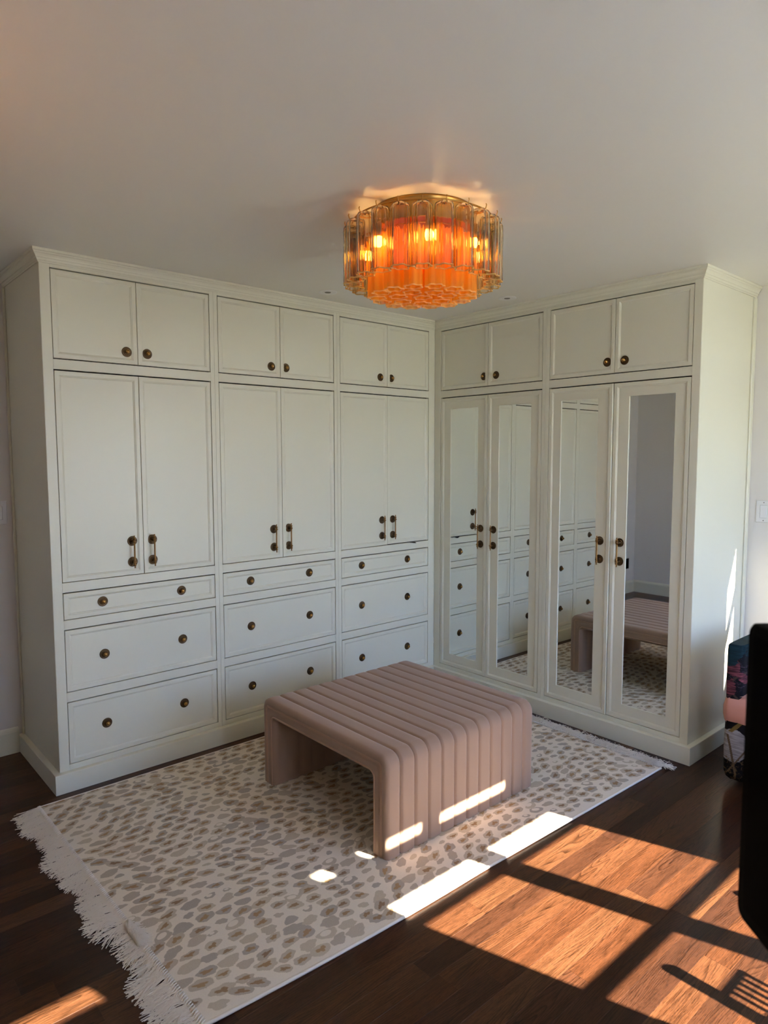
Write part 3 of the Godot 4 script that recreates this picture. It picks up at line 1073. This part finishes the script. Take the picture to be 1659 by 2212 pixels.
func ottoman() -> void:
	var x0 := -1.70
	var x1 := -0.79
	var z0 := 0.541
	var z1 := 1.414
	var top := 0.413
	var bot := 0.013
	var th := 0.082
	var o := thing("ottoman", "dusty pink velvet waterfall bench with channel tufting, standing on the leopard rug", "ottoman", Vector3((x0 + x1) / 2, 0, (z0 + z1) / 2))
	var off := Vector3(o.position.x, 0, o.position.z)
	var path := arch(z0, z1, top, bot, 0.045)
	var n := 12
	var w := (x1 - x0) / n
	for c in n:
		var prof := []    # (x, lift above the base path)
		var a := x0 + w * c
		if c == 0:
			prof = [Vector2(a + 0.004, -0.032), Vector2(a + 0.001, -0.024), Vector2(a + 0.0005, -0.016), Vector2(a + 0.003, -0.007), Vector2(a + 0.009, 0.002), Vector2(a + 0.018, 0.0045), Vector2(a + 0.03, 0.0055)]
			for k in range(1, 6):
				var s := k / 5.0
				prof.append(Vector2(lerpf(a + 0.03, a + w - 0.0006, s), 0.0055 * sqrt(maxf(0.0, 1.0 - pow(s, 4.0))) - 0.0055 * pow(s, 14.0)))
		elif c == n - 1:
			for k in 6:
				var s := 1.0 - k / 5.0
				prof.append(Vector2(lerpf(a + w - 0.03, a + 0.0006, s), 0.0055 * sqrt(maxf(0.0, 1.0 - pow(s, 4.0))) - 0.0055 * pow(s, 14.0)))
			prof.append_array([Vector2(a + w - 0.018, 0.0045), Vector2(a + w - 0.009, 0.002), Vector2(a + w - 0.003, -0.007), Vector2(a + w - 0.0005, -0.016), Vector2(a + w - 0.001, -0.024), Vector2(a + w - 0.004, -0.032)])
		else:
			for k in 13:
				var s := k / 12.0 * 2.0 - 1.0
				prof.append(Vector2(a + w / 2 + s * (w / 2 - 0.0005), 0.0052 * pow(maxf(0.0, 1.0 - pow(absf(s), 3.6)), 0.6) - 0.0052 * pow(absf(s), 16.0)))
		var rows := []
		for q in path:
			var line := PackedVector3Array()
			for p in prof:
				var yz: Vector2 = q[0] + q[1] * p.y
				line.append(Vector3(p.x, yz.y, yz.x) - off)
			rows.append(line)
		var b := Mb.new()
		var k0: Vector3 = (rows[3][3] - rows[3][2]).cross(rows[4][2] - rows[3][2])
		b.grid(rows, signf(k0.dot(Vector3(0, 0, -1))))
		put("channel", b.mesh(), M.velvet, o)
	# end faces: the U of upholstered board between the channels and the opening
	var inner := arch(z0 + th, z1 - th, top - th, bot, 0.018)
	for e in 2:
		var x: float = [x0 + 0.004, x1 - 0.004][e]
		var nx: float = [-1.0, 1.0][e]
		var b := Mb.new()
		for k in path.size() - 1:
			var pts := []
			for f in [[0.0, 0.0], [0.35, 0.0035], [0.7, 0.0035], [1.0, 0.0]]:
				var line := []
				for kk in [k, k + 1]:
					var p: Vector2 = (path[kk][0] - path[kk][1] * 0.03).lerp(inner[kk][0] + inner[kk][1] * 0.006, f[0])
					line.append(Vector3(x + nx * f[1], p.y, p.x) - off)
				pts.append(line)
			for s in 3:
				b.quad(pts[s][0], pts[s][1], pts[s + 1][1], pts[s + 1][0], Vector3(nx, 0, 0))
		# rounded inner band
		put("end_band", b.mesh(), M.velvet, o)
		b = Mb.new()
		for d in [0.0285, 0.0345]:
			var tp := []
			for q in path:
				var p: Vector2 = q[0] - q[1] * d
				tp.append(Vector3(x + nx * 0.0012, p.y, p.x) - off)
			b.tube(tp, 0.0034, 6)
		var ti := []
		for q in inner:
			var p: Vector2 = q[0] + q[1] * 0.012
			ti.append(Vector3(x + nx * 0.0022, p.y, p.x) - off)
		b.tube(ti, 0.0042, 6)
		put("piping", b.mesh(), M.piping, o)
	# lining of the opening, quilted like the outside
	var rows := []
	for q in inner:
		var line := PackedVector3Array()
		for c in n * 6 + 1:
			var s := fmod(c / 6.0, 1.0) * 2.0 - 1.0
			var x := lerpf(x0 + 0.003, x1 - 0.003, c / (n * 6.0))
			var edge := 0.0 if c > 0 and c < n * 6 else 0.008
			var yz: Vector2 = q[0] - q[1] * (0.006 * (1.0 - pow(absf(s), 3.0)) - edge)
			line.append(Vector3(x, yz.y, yz.x) - off)
		rows.append(line)
	var b := Mb.new()
	var k1: Vector3 = (rows[3][3] - rows[3][2]).cross(rows[4][2] - rows[3][2])
	b.grid(rows, signf(k1.dot(Vector3(0, 0, 1))))
	put("lining", b.mesh(), M.velvet, o)
	b = Mb.new()
	b.box(Vector3(x0 + 0.006, 0.0125, z0 + 0.004) - off, Vector3(x1 - 0.006, 0.016, z0 + th - 0.004) - off, 0.0)
	put("foot_board", b.mesh(), M.dark, o)
	b = Mb.new()
	b.box(Vector3(x0 + 0.006, 0.0125, z1 - th + 0.004) - off, Vector3(x1 - 0.006, 0.016, z1 - 0.004) - off, 0.0)
	put("foot_board", b.mesh(), M.dark, o)

# ---------------------------------------------------------------- chandelier
func glass_tube(len: float, seed_: int, inner := false) -> ArrayMesh:
	var r := RandomNumberGenerator.new()
	r.seed = seed_
	var nz := FastNoiseLite.new()
	nz.seed = seed_
	nz.frequency = 1.0
	var segs := 72
	var ph := r.randf() * TAU
	var lob := func(a: float, y: float) -> float:
		return 0.0318 + 0.0040 * cos(6.0 * a + ph) + 0.0012 * cos(3.0 * a + ph * 2.0) + 0.0009 * nz.get_noise_3d(cos(a) * 5.0, sin(a) * 5.0, y * 9.0) + 0.0003 * sin(36.0 * a)
	var prof := [[0.25, len, 0.0], [0.6, len - 0.001, 0.0], [0.86, len - 0.005, 0.0], [0.97, len - 0.012, 0.0], [1.0, len - 0.03, 0.0]]
	for k in range(1, 6):
		prof.append([1.0 + 0.02 * sin(k * 1.3 + ph), (len - 0.03) * (1.0 - k / 6.0), 0.0])
	prof.append([1.02, 0.003, 0.0])
	prof.append([1.03, 0.0, -0.0008])
	prof.append([1.0, -0.0006, -0.0022])
	prof.append([0.98, 0.003, -0.003])
	for k in range(1, 7):
		prof.append([0.985, 0.003 + (len - 0.035) * k / 6.0, -0.003])
	prof.append([0.95, len - 0.014, -0.003])
	prof.append([0.84, len - 0.008, -0.003])
	prof.append([0.58, len - 0.0045, -0.003])
	prof.append([0.25, len - 0.0035, 0.0])
	prof.append([0.25, len, 0.0])
	if inner:   # seen from outside as one thin wall
		prof.resize(11)
	var rows := []
	for q in prof:
		var line := PackedVector3Array()
		for i in segs:
			var a := TAU * i / segs
			var rad: float = lob.call(a, q[1]) * q[0] + q[2]
			line.append(Vector3(rad * cos(a), q[1], rad * sin(a)))
		rows.append(line)
	var b := Mb.new()
	b.grid_oriented(rows, Transform3D.IDENTITY)
	var m := b.mesh()
	if inner:
		# pressed glass is thinner on the ribs: vary its tint round the tube
		var arr := m.surface_get_arrays(0)
		var cs := PackedColorArray()
		for p in arr[Mesh.ARRAY_VERTEX]:
			var a := atan2(p.z, p.x)
			var k := 0.72 + 0.28 * cos(6.0 * a + ph) * cos(18.0 * a) + 0.18 * nz.get_noise_2d(cos(a) * 9.0, sin(a) * 9.0)
			cs.append(Color(1.0, clampf(0.75 + 0.4 * k, 0.5, 1.25), 0.8 + 0.2 * k, clampf(k, 0.3, 1.0)))
		arr[Mesh.ARRAY_COLOR] = cs
		m = ArrayMesh.new()
		m.add_surface_from_arrays(Mesh.PRIMITIVE_TRIANGLES, arr)
	m.surface_set_material(0, M.amber if inner else M.clear_amber)
	# the cut lower edge
	b = Mb.new()
	var e := []
	for q in [[1.03, 0.0026, 0.0003], [1.03, -0.0006, 0.0002], [1.0, -0.0012, -0.0026], [1.0, 0.0022, -0.0028]]:
		var line := PackedVector3Array()
		for i in segs:
			var a := TAU * i / segs
			var rad: float = lob.call(a, 0.0) * q[0] + q[2]
			line.append(Vector3(rad * cos(a), q[1], rad * sin(a)))
		e.append(line)
	b.grid_oriented(e, Transform3D.IDENTITY)
	m.add_surface_from_arrays(Mesh.PRIMITIVE_TRIANGLES, b.mesh().surface_get_arrays(0))
	m.surface_set_material(1, M.rim)
	return m

func chandelier() -> void:
	var c := Vector3(-1.506, 0, 1.405)
	var o := thing("chandelier", "round ceiling light of tiered amber fluted glass tubes on a brass plate", "chandelier", Vector3(c.x, CEIL, c.z))
	var b := Mb.new()
	b.lathe([Vector2(0.0, -0.075), Vector2(0.176, -0.075), Vector2(0.18, -0.071), Vector2(0.18, -0.012), Vector2(0.186, -0.008), Vector2(0.186, -0.0005), Vector2(0.0, -0.0005)], 64)
	put("canopy", b.mesh(), M.gold, o)
	b = Mb.new()
	for rr in [[0.2605, -0.046], [0.169, -0.092]]:
		var path := []
		for i in 65:
			path.append(Vector3(rr[0] * cos(TAU * i / 64), rr[1], rr[0] * sin(TAU * i / 64)))
		b.tube(path, 0.003, 6, false)
	for i in 6:
		var a := TAU * i / 6 + 0.3
		b.tube([Vector3(0.17 * cos(a), -0.046, 0.17 * sin(a)), Vector3(0.262 * cos(a), -0.046, 0.262 * sin(a))], 0.003, 6)
	put("support_ring", b.mesh(), M.gold, o)
	var tubes := []
	for k in 8:
		tubes.append(glass_tube(0.21, 3 + 7 * k, k > 3))
	b = Mb.new()
	b.tube([Vector3(-0.012, 0.002, 0), Vector3(-0.006, 0.010, 0), Vector3(0.004, 0.008, 0), Vector3(0.010, -0.004, 0), Vector3(0.018, -0.003, 0), Vector3(0.025, 0.004, 0), Vector3(0.028, 0.013, 0), Vector3(0.026, 0.018, 0)], 0.0018, 6)
	var hook := b.mesh()
	var r := RandomNumberGenerator.new()
	r.seed = 5
	var tiers := [[0.2605, 22, 2.176], [0.169, 14, 2.131], [0.093, 7, 2.131], [0.0, 1, 2.131]]
	var t := 0
	for q in tiers:
		for i in q[1]:
			var a: float = TAU * (i + 0.5 * (t % 2)) / q[1] + 0.07
			var g := put("glass_tube", tubes[r.randi() % 4 + (0 if t == 0 else 4)], null, o, Vector3(q[0] * cos(a), q[2] - CEIL + r.randf_range(-0.002, 0.002), q[0] * sin(a)))
			g.rotation.y = -a + r.randf_range(-0.3, 0.3)
			if t < 2:
				var h := put("hook", hook, M.gold, o, Vector3(q[0] * cos(a), q[2] - CEIL + 0.206, q[0] * sin(a)))
				h.rotation.y = -a
		t += 1
	# bulbs
	b = Mb.new()
	var bp := []
	for k in 9:
		var a := -PI / 2 + PI * k / 8
		bp.append(Vector2(maxf(0.0005, 0.016 * cos(a)), 0.019 * sin(a)))
	b.lathe(bp, 16)
	var bulb := b.mesh()
	b = Mb.new()
	b.lathe([Vector2(0.0, 0.016), Vector2(0.011, 0.016), Vector2(0.013, 0.03), Vector2(0.013, 0.062), Vector2(0.0, 0.064)], 14)
	b.tube([Vector3(0, 0.06, 0), Vector3(-0.02, 0.085, 0), Vector3(-0.05, 0.09, 0)], 0.004, 6)
	var socket := b.mesh()
	for i in 7:
		var a := TAU * i / 7 + 0.45
		var p := Vector3(0.217 * cos(a), 2.292 - CEIL, 0.217 * sin(a))
		var s := put("lamp_holder", socket, M.gold, o, p)
		s.rotation.y = -a
		put("bulb", bulb, M.bulb, o, p)
		var l := OmniLight3D.new()
		l.name = "bulb_light"
		l.light_color = Color8(255, 205, 132)
		l.light_energy = 0.026
		l.light_size = 0.014
		l.omni_range = 9.0
		l.omni_attenuation = 2.0
		l.shadow_enabled = true
		o.add_child(l, true)
		l.position = p

# ---------------------------------------------------------------- armchair at the right edge
func armchair() -> void:
	var o := thing("armchair", "low armchair in a dark floral print with a pink velvet seat, at the right edge", "armchair", Vector3(0.2, 0, 2.25))
	var off := o.position
	# plan of the rounded back, from its left front edge round to the right
	var back := [Vector2(-0.10, 2.005), Vector2(-0.09, 1.993), Vector2(-0.07, 1.99), Vector2(0.1, 1.988), Vector2(0.3, 1.988), Vector2(0.35, 1.99), Vector2(0.385, 2.0)]
	var plan := back.duplicate()
	plan.append_array([Vector2(0.39, 2.3), Vector2(0.385, 2.58), Vector2(0.35, 2.62), Vector2(-0.05, 2.62), Vector2(-0.10, 2.58)])
	for k in 6:
		plan.append(Vector2(-0.104, lerpf(2.5, 2.05, k / 5.0)))
	solid(o, "base", plan, [[0.03, -0.03], [0.045, -0.01], [0.07, 0.0], [0.2, 0.004], [0.325, 0.0], [0.34, -0.012]], M.floral, off)
	var seat := [Vector2(-0.106, 2.01), Vector2(-0.098, 1.988), Vector2(0.2, 1.985), Vector2(0.365, 1.985), Vector2(0.385, 2.03), Vector2(0.39, 2.6), Vector2(0.365, 2.64), Vector2(-0.09, 2.64), Vector2(-0.11, 2.61), Vector2(-0.112, 2.3)]
	solid(o, "seat_cushion", seat, [[0.305, -0.012], [0.315, -0.003], [0.345, 0.004], [0.385, 0.004], [0.42, -0.006], [0.434, -0.03], [0.44, -0.10], [0.443, -0.2]], M.pink, off)
	var bp := [Vector2(-0.10, 2.0), Vector2(-0.092, 1.992), Vector2(-0.07, 1.99), Vector2(0.3, 1.988), Vector2(0.365, 1.99), Vector2(0.385, 2.0), Vector2(0.385, 2.05), Vector2(0.365, 2.062), Vector2(0.3, 2.068), Vector2(0.1, 2.068), Vector2(-0.075, 2.062), Vector2(-0.096, 2.05)]
	solid(o, "backrest", bp, [[0.405, -0.004], [0.42, -0.001], [0.5, 0.001], [0.64, 0.0], [0.668, -0.0015], [0.676, -0.006]], M.floral, off)
	var b := Mb.new()
	for q in [Vector2(-0.04, 2.08), Vector2(0.32, 2.02), Vector2(-0.04, 2.54), Vector2(0.32, 2.54)]:
		var leg := Mb.new()
		leg.lathe([Vector2(0.0, 0.0), Vector2(0.017, 0.0), Vector2(0.022, 0.042), Vector2(0.0, 0.043)], 14, Transform3D(Basis.IDENTITY, Vector3(q.x, 0, q.y) - off))
		put("leg", leg.mesh(), M.dark, o)

# upright solid of a plan outline; levels are [y, offset of the outline outwards]
func solid(parent: Node3D, called: String, plan: Array, levels: Array, mat: Material, off: Vector3) -> void:
	var b := Mb.new()
	var c := Vector2.ZERO
	for p in plan:
		c += p
	c /= plan.size()
	var n := plan.size()
	var offs := []
	for i in n:
		var d: Vector2 = (plan[(i + 1) % n] - plan[(i + n - 1) % n]).normalized()
		var k := Vector2(d.y, -d.x)
		if k.dot(plan[i] - c) < 0.0:
			k = -k
		offs.append(k)
	var rows := []
	for l in levels:
		var line := PackedVector3Array()
		for i in n:
			var p: Vector2 = plan[i] + offs[i] * l[1]
			line.append(Vector3(p.x, l[0], p.y) - off)
		rows.append(line)
	var k0: Vector3 = (rows[0][1] - rows[0][0]).cross(rows[1][0] - rows[0][0])
	var rad := Vector3(plan[0].x - c.x, 0, plan[0].y - c.y)
	var start := b.v.size()
	b.grid(rows, signf(k0.dot(rad)), true, false)
	for e in [0, levels.size() - 1]:
		var up := Vector3.DOWN if e == 0 else Vector3.UP
		var mid := Vector3(c.x, levels[e][0], c.y) - off
		for i in n:
			b.tri(mid, rows[e][i], rows[e][(i + 1) % n], up, up, up)
	for i in range(start, b.v.size()):   # print laid flat on the nearest side
		var p := b.v[i] + off
		b.t[i] = Vector2((p.x + p.z) * 0.9, 1.02 - p.y * 1.25)
	put(called, b.mesh(), mat, parent)

# ---------------------------------------------------------------- monitor, desk and what stands out of frame
func monitor_and_desk() -> void:
	var o := thing("monitor", "black flat monitor at the right edge, close to the camera and out of focus", "monitor", Vector3(-2.5017, 0.755, 2.967))
	var ax := Vector3(-0.65, 0, 0.756).normalized()
	o.rotation.y = atan2(-ax.z, ax.x)
	var lo := 0.248
	var hi := 0.600
	var b := Mb.new()
	var out := []
	var rad := 0.014
	var w := 0.54
	for q in [[rad, lo + rad, PI], [w - rad, lo + rad, 1.5 * PI], [w - rad, hi - rad, 0.0], [rad, hi - rad, 0.5 * PI]]:
		for k in 6:
			var a: float = q[2] + PI / 2 * k / 5.0
			out.append(Vector2(q[0] + rad * cos(a), q[1] + rad * sin(a)))
	var rows := []
	for l in [[-0.016, 0.003], [-0.013, 0.0], [0.013, 0.0], [0.016, 0.003]]:
		var line := PackedVector3Array()
		for p in out:
			var d: Vector2 = (Vector2(w / 2, (lo + hi) / 2) - p).normalized()
			line.append(Vector3(p.x + d.x * l[1], p.y + d.y * l[1], l[0]))
		rows.append(line)
	var k0: Vector3 = (rows[1][1] - rows[1][0]).cross(rows[2][0] - rows[1][0])
	b.grid(rows, signf(k0.dot(rows[1][0] - Vector3(w / 2, (lo + hi) / 2, 0))), true, false)
	for e in [0, 3]:
		var kz := Vector3(0, 0, -1.0 if e == 0 else 1.0)
		for i in out.size():
			b.tri(Vector3(w / 2, (lo + hi) / 2, rows[e][0].z), rows[e][i], rows[e][(i + 1) % out.size()], kz, kz, kz)
	put("housing", b.mesh(), M.black, o)
	for s in [-1.0, 1.0]:
		b = Mb.new()
		var z: float = 0.0163 * s
		b.quad(Vector3(0.014, lo + 0.016, z), Vector3(w - 0.014, lo + 0.016, z), Vector3(w - 0.014, hi - 0.014, z), Vector3(0.014, hi - 0.014, z), Vector3(0, 0, s))
		put("screen" if s > 0 else "back_cover", b.mesh(), M.screen if s > 0 else M.black, o)
	b = Mb.new()
	b.box(Vector3(w / 2 - 0.03, 0.01, -0.02), Vector3(w / 2 + 0.03, lo + 0.12, -0.014), 0.003)
	b.box(Vector3(w / 2 - 0.12, 0.0, -0.09), Vector3(w / 2 + 0.12, 0.012, 0.09), 0.004)
	put("stand", b.mesh(), M.black, o)
	o = thing("desk", "brown wooden desk under the window, carrying the black monitor", "desk")
	b = Mb.new()
	b.box(Vector3(-2.99, 0.725, 3.0), Vector3(-2.38, 0.755, 4.05), 0.003)
	b.box(Vector3(-2.38, 0.725, 3.47), Vector3(-1.29, 0.755, 4.05), 0.003)
	put("desk_top", b.mesh(), M.desk, o)
	for q in [[-2.97, 3.02], [-2.43, 3.02], [-2.97, 3.99], [-1.34, 3.52], [-1.34, 3.99]]:
		b = Mb.new()
		b.box(Vector3(q[0], 0.0, q[1]), Vector3(q[0] + 0.045, 0.725, q[1] + 0.045), 0.003)
		put("leg", b.mesh(), M.desk, o)
	# desk chair whose shadow falls across the sunlit boards
	o = thing("desk_chair", "black slatted desk chair with rounded arm pads by the window", "chair", Vector3(-0.85, 0, 3.55))
	var off := o.position
	for x in [-1.13, -0.60]:
		b = Mb.new()
		var p := []
		for k in 9:
			p.append(Vector3(x, 0.65, lerpf(3.27, 3.62, k / 8.0)) - off)
		b.tube(p, 0.022, 10)
		b.box(Vector3(x - 0.012, 0.42, 3.5) - off, Vector3(x + 0.012, 0.645, 3.53) - off, 0.002)
		put("arm", b.mesh(), M.black, o)
	b = Mb.new()
	b.box(Vector3(-1.12, 0.40, 3.42) - off, Vector3(-0.61, 0.455, 3.90) - off, 0.02)
	put("seat", b.mesh(), M.black, o)
	for k in 6:
		b = Mb.new()
		var x := -1.08 + 0.085 * k
		b.box(Vector3(x, 0.47, 3.98) - off, Vector3(x + 0.035, 0.80, 3.995) - off, 0.003)
		put("slat", b.mesh(), M.black, o)
	b = Mb.new()
	b.box(Vector3(-1.12, 0.80, 3.975) - off, Vector3(-0.61, 0.85, 4.0) - off, 0.006)
	put("back_rail", b.mesh(), M.black, o)
	b = Mb.new()
	b.box(Vector3(-1.12, 0.44, 3.86) - off, Vector3(-0.61, 0.47, 4.0) - off, 0.003)
	put("back_bracket", b.mesh(), M.black, o)
	# slatted ledge hung from the inner side of one arm
	for z in [3.385, 3.505]:
		b = Mb.new()
		b.box(Vector3(-1.12, 0.625, z) - off, Vector3(-0.985, 0.64, z + 0.012) - off, 0.002)
		put("ledge_rail", b.mesh(), M.black, o)
	for k in 5:
		b = Mb.new()
		var x := -1.098 + 0.025 * k
		b.box(Vector3(x, 0.627, 3.397) - off, Vector3(x + 0.011, 0.638, 3.505) - off, 0.002)
		put("ledge_slat", b.mesh(), M.black, o)
	b = Mb.new()
	b.tube([Vector3(0, 0.06, 0.1), Vector3(0, 0.4, 0.1)], 0.025, 12)
	for k in 5:
		var a := TAU * k / 5
		b.tube([Vector3(0, 0.075, 0.1), Vector3(0.27 * cos(a), 0.05, 0.1 + 0.27 * sin(a))], 0.016, 8)
	put("pedestal", b.mesh(), M.black, o)
	for k in 5:
		var a := TAU * k / 5
		b = Mb.new()
		b.lathe([Vector2(0.0, -0.012), Vector2(0.025, -0.012), Vector2(0.025, 0.012), Vector2(0.0, 0.012)], 16, Transform3D(Basis(Vector3.RIGHT, PI / 2), Vector3(0.27 * cos(a), 0.025, 0.1 + 0.27 * sin(a))))
		put("caster", b.mesh(), M.black, o)

# ---------------------------------------------------------------- switches, outlet, downlights, lamp
func switch_plate(label: String, at: Vector3, turn: float) -> void:
	var o := thing("light_switch", label, "light switch", at)
	o.rotation.y = turn
	var b := Mb.new()
	b.rings([[-0.0385, -0.059, 0.0385, 0.059, 0.002], [-0.0365, -0.057, 0.0365, 0.057, 0.005], [-0.0185, -0.0355, 0.0185, 0.0355, 0.0055], [-0.0178, -0.0348, 0.0178, 0.0348, 0.0042]], 0.0, true)
	put("plate", b.mesh(), M.white, o)
	b = Mb.new()
	b.box(Vector3(-0.0172, -0.0342, 0.0), Vector3(0.0172, 0.0342, 0.0065), 0.0015)
	put("rocker", b.mesh(), M.white, o)
	for s in [-1, 1]:
		b = Mb.new()
		b.lathe([Vector2(0.0, 0.0), Vector2(0.003, 0.0), Vector2(0.0025, 0.0012), Vector2(0.0, 0.0014)], 10, Transform3D(Basis(Vector3.RIGHT, PI / 2), Vector3(0, 0.0485 * s, 0.0048)))
		put("screw", b.mesh(), M.grey, o)

func downlight(label: String, x: float, z: float) -> void:
	var o := thing("downlight", label, "downlight", Vector3(x, CEIL, z), "small recessed downlights")
	var b := Mb.new()
	b.lathe([Vector2(0.030, -0.001), Vector2(0.036, -0.006), Vector2(0.050, -0.004), Vector2(0.052, 0.0)], 40)
	put("trim_ring", b.mesh(), M.white, o)
	b = Mb.new()
	b.lathe([Vector2(0.0, -0.0012), Vector2(0.017, -0.0012), Vector2(0.0195, -0.0030), Vector2(0.030, -0.0028), Vector2(0.0305, -0.001)], 32)
	put("gimbal", b.mesh(), M.white, o)
	b = Mb.new()
	b.lathe([Vector2(0.0, -0.0030), Vector2(0.0165, -0.0031), Vector2(0.0168, -0.001)], 28)
	put("lens", b.mesh(), M.lens, o)

func small_things() -> void:
	switch_plate("white rocker light switch on the wall left of the long cabinet run", Vector3(-2.523, 1.259, WZ), 0.0)
	switch_plate("white rocker light switch on the wall right of the mirrored wardrobes", Vector3(WX, 1.240, 1.8645), -PI / 2)
	downlight("small unlit recessed downlight in the ceiling, left of the amber chandelier", -1.035, 0.19)
	downlight("small unlit recessed downlight in the ceiling, right of the amber chandelier", -0.178, 0.747)
	var o := thing("wall_outlet", "black wall outlet low on the far wall, seen in the right-hand mirror", "outlet", Vector3(-3.70, 0.333, WZ))
	var b := Mb.new()
	b.rings([[-0.036, -0.058, 0.036, 0.058, 0.002], [-0.034, -0.056, 0.034, 0.056, 0.006]], 0.0)
	put("plate", b.mesh(), M.black, o)
	b = Mb.new()
	for s in [-1, 1]:
		b.box(Vector3(-0.016, 0.021 * s - 0.014, 0.004), Vector3(0.016, 0.021 * s + 0.014, 0.0075), 0.002)
	put("socket", b.mesh(), M.screen, o)
	# dark scrap of cloth caught under a tall door
	b = Mb.new()
	var rows := []
	for j in 4:
		var t := j / 3.0
		var line := PackedVector3Array()
		for i in 5:
			var s := i / 4.0 - 0.5
			line.append(Vector3(-0.215 + s * 0.06 * (1.0 - 0.75 * t) + 0.02 * t, 0.9715 - 0.004 * t * t - 0.001, -0.006 + 0.024 * t))
		rows.append(line)
	b.grid(rows, 1.0)
	rows = rows.map(func(l): return PackedVector3Array(Array(l).map(func(p): return p - Vector3(0, 0.0012, 0))))
	b.grid(rows, -1.0)
	tag(put("cloth_scrap", b.mesh(), M.felt), "black scrap of cloth poking out under a tall door near the inner corner", "cloth")
	# torchiere outside the frame whose light warms the ceiling at top left
	o = thing("floor_lamp", "brass uplighter floor lamp to the left of the camera's view", "floor lamp", Vector3(-3.5, 0, 1.35))
	b = Mb.new()
	b.lathe([Vector2(0.0, 0.0), Vector2(0.13, 0.0), Vector2(0.13, 0.012), Vector2(0.02, 0.03), Vector2(0.011, 0.06), Vector2(0.011, 1.72), Vector2(0.0, 1.72)], 24)
	put("pole", b.mesh(), M.brass, o)
	b = Mb.new()
	b.lathe([Vector2(0.012, 1.72), Vector2(0.06, 1.73), Vector2(0.12, 1.77), Vector2(0.15, 1.82), Vector2(0.147, 1.822), Vector2(0.117, 1.774), Vector2(0.058, 1.736), Vector2(0.012, 1.726)], 32)
	put("lamp_shade", b.mesh(), M.brass, o)
	b = Mb.new()
	var bp := []
	for k in 9:
		var a := -PI / 2 + PI * k / 8
		bp.append(Vector2(maxf(0.0005, 0.028 * cos(a)), 1.765 + 0.028 * sin(a)))
	b.lathe(bp, 16)
	put("bulb", b.mesh(), M.bulb, o)
	var l := OmniLight3D.new()
	l.name = "bulb_light"
	l.light_color = Color8(255, 176, 98)
	l.light_energy = 0.17
	l.light_size = 0.025
	l.omni_range = 9.0
	l.omni_attenuation = 2.0
	l.shadow_enabled = true
	o.add_child(l, true)
	l.position = Vector3(0, 1.765, 0)
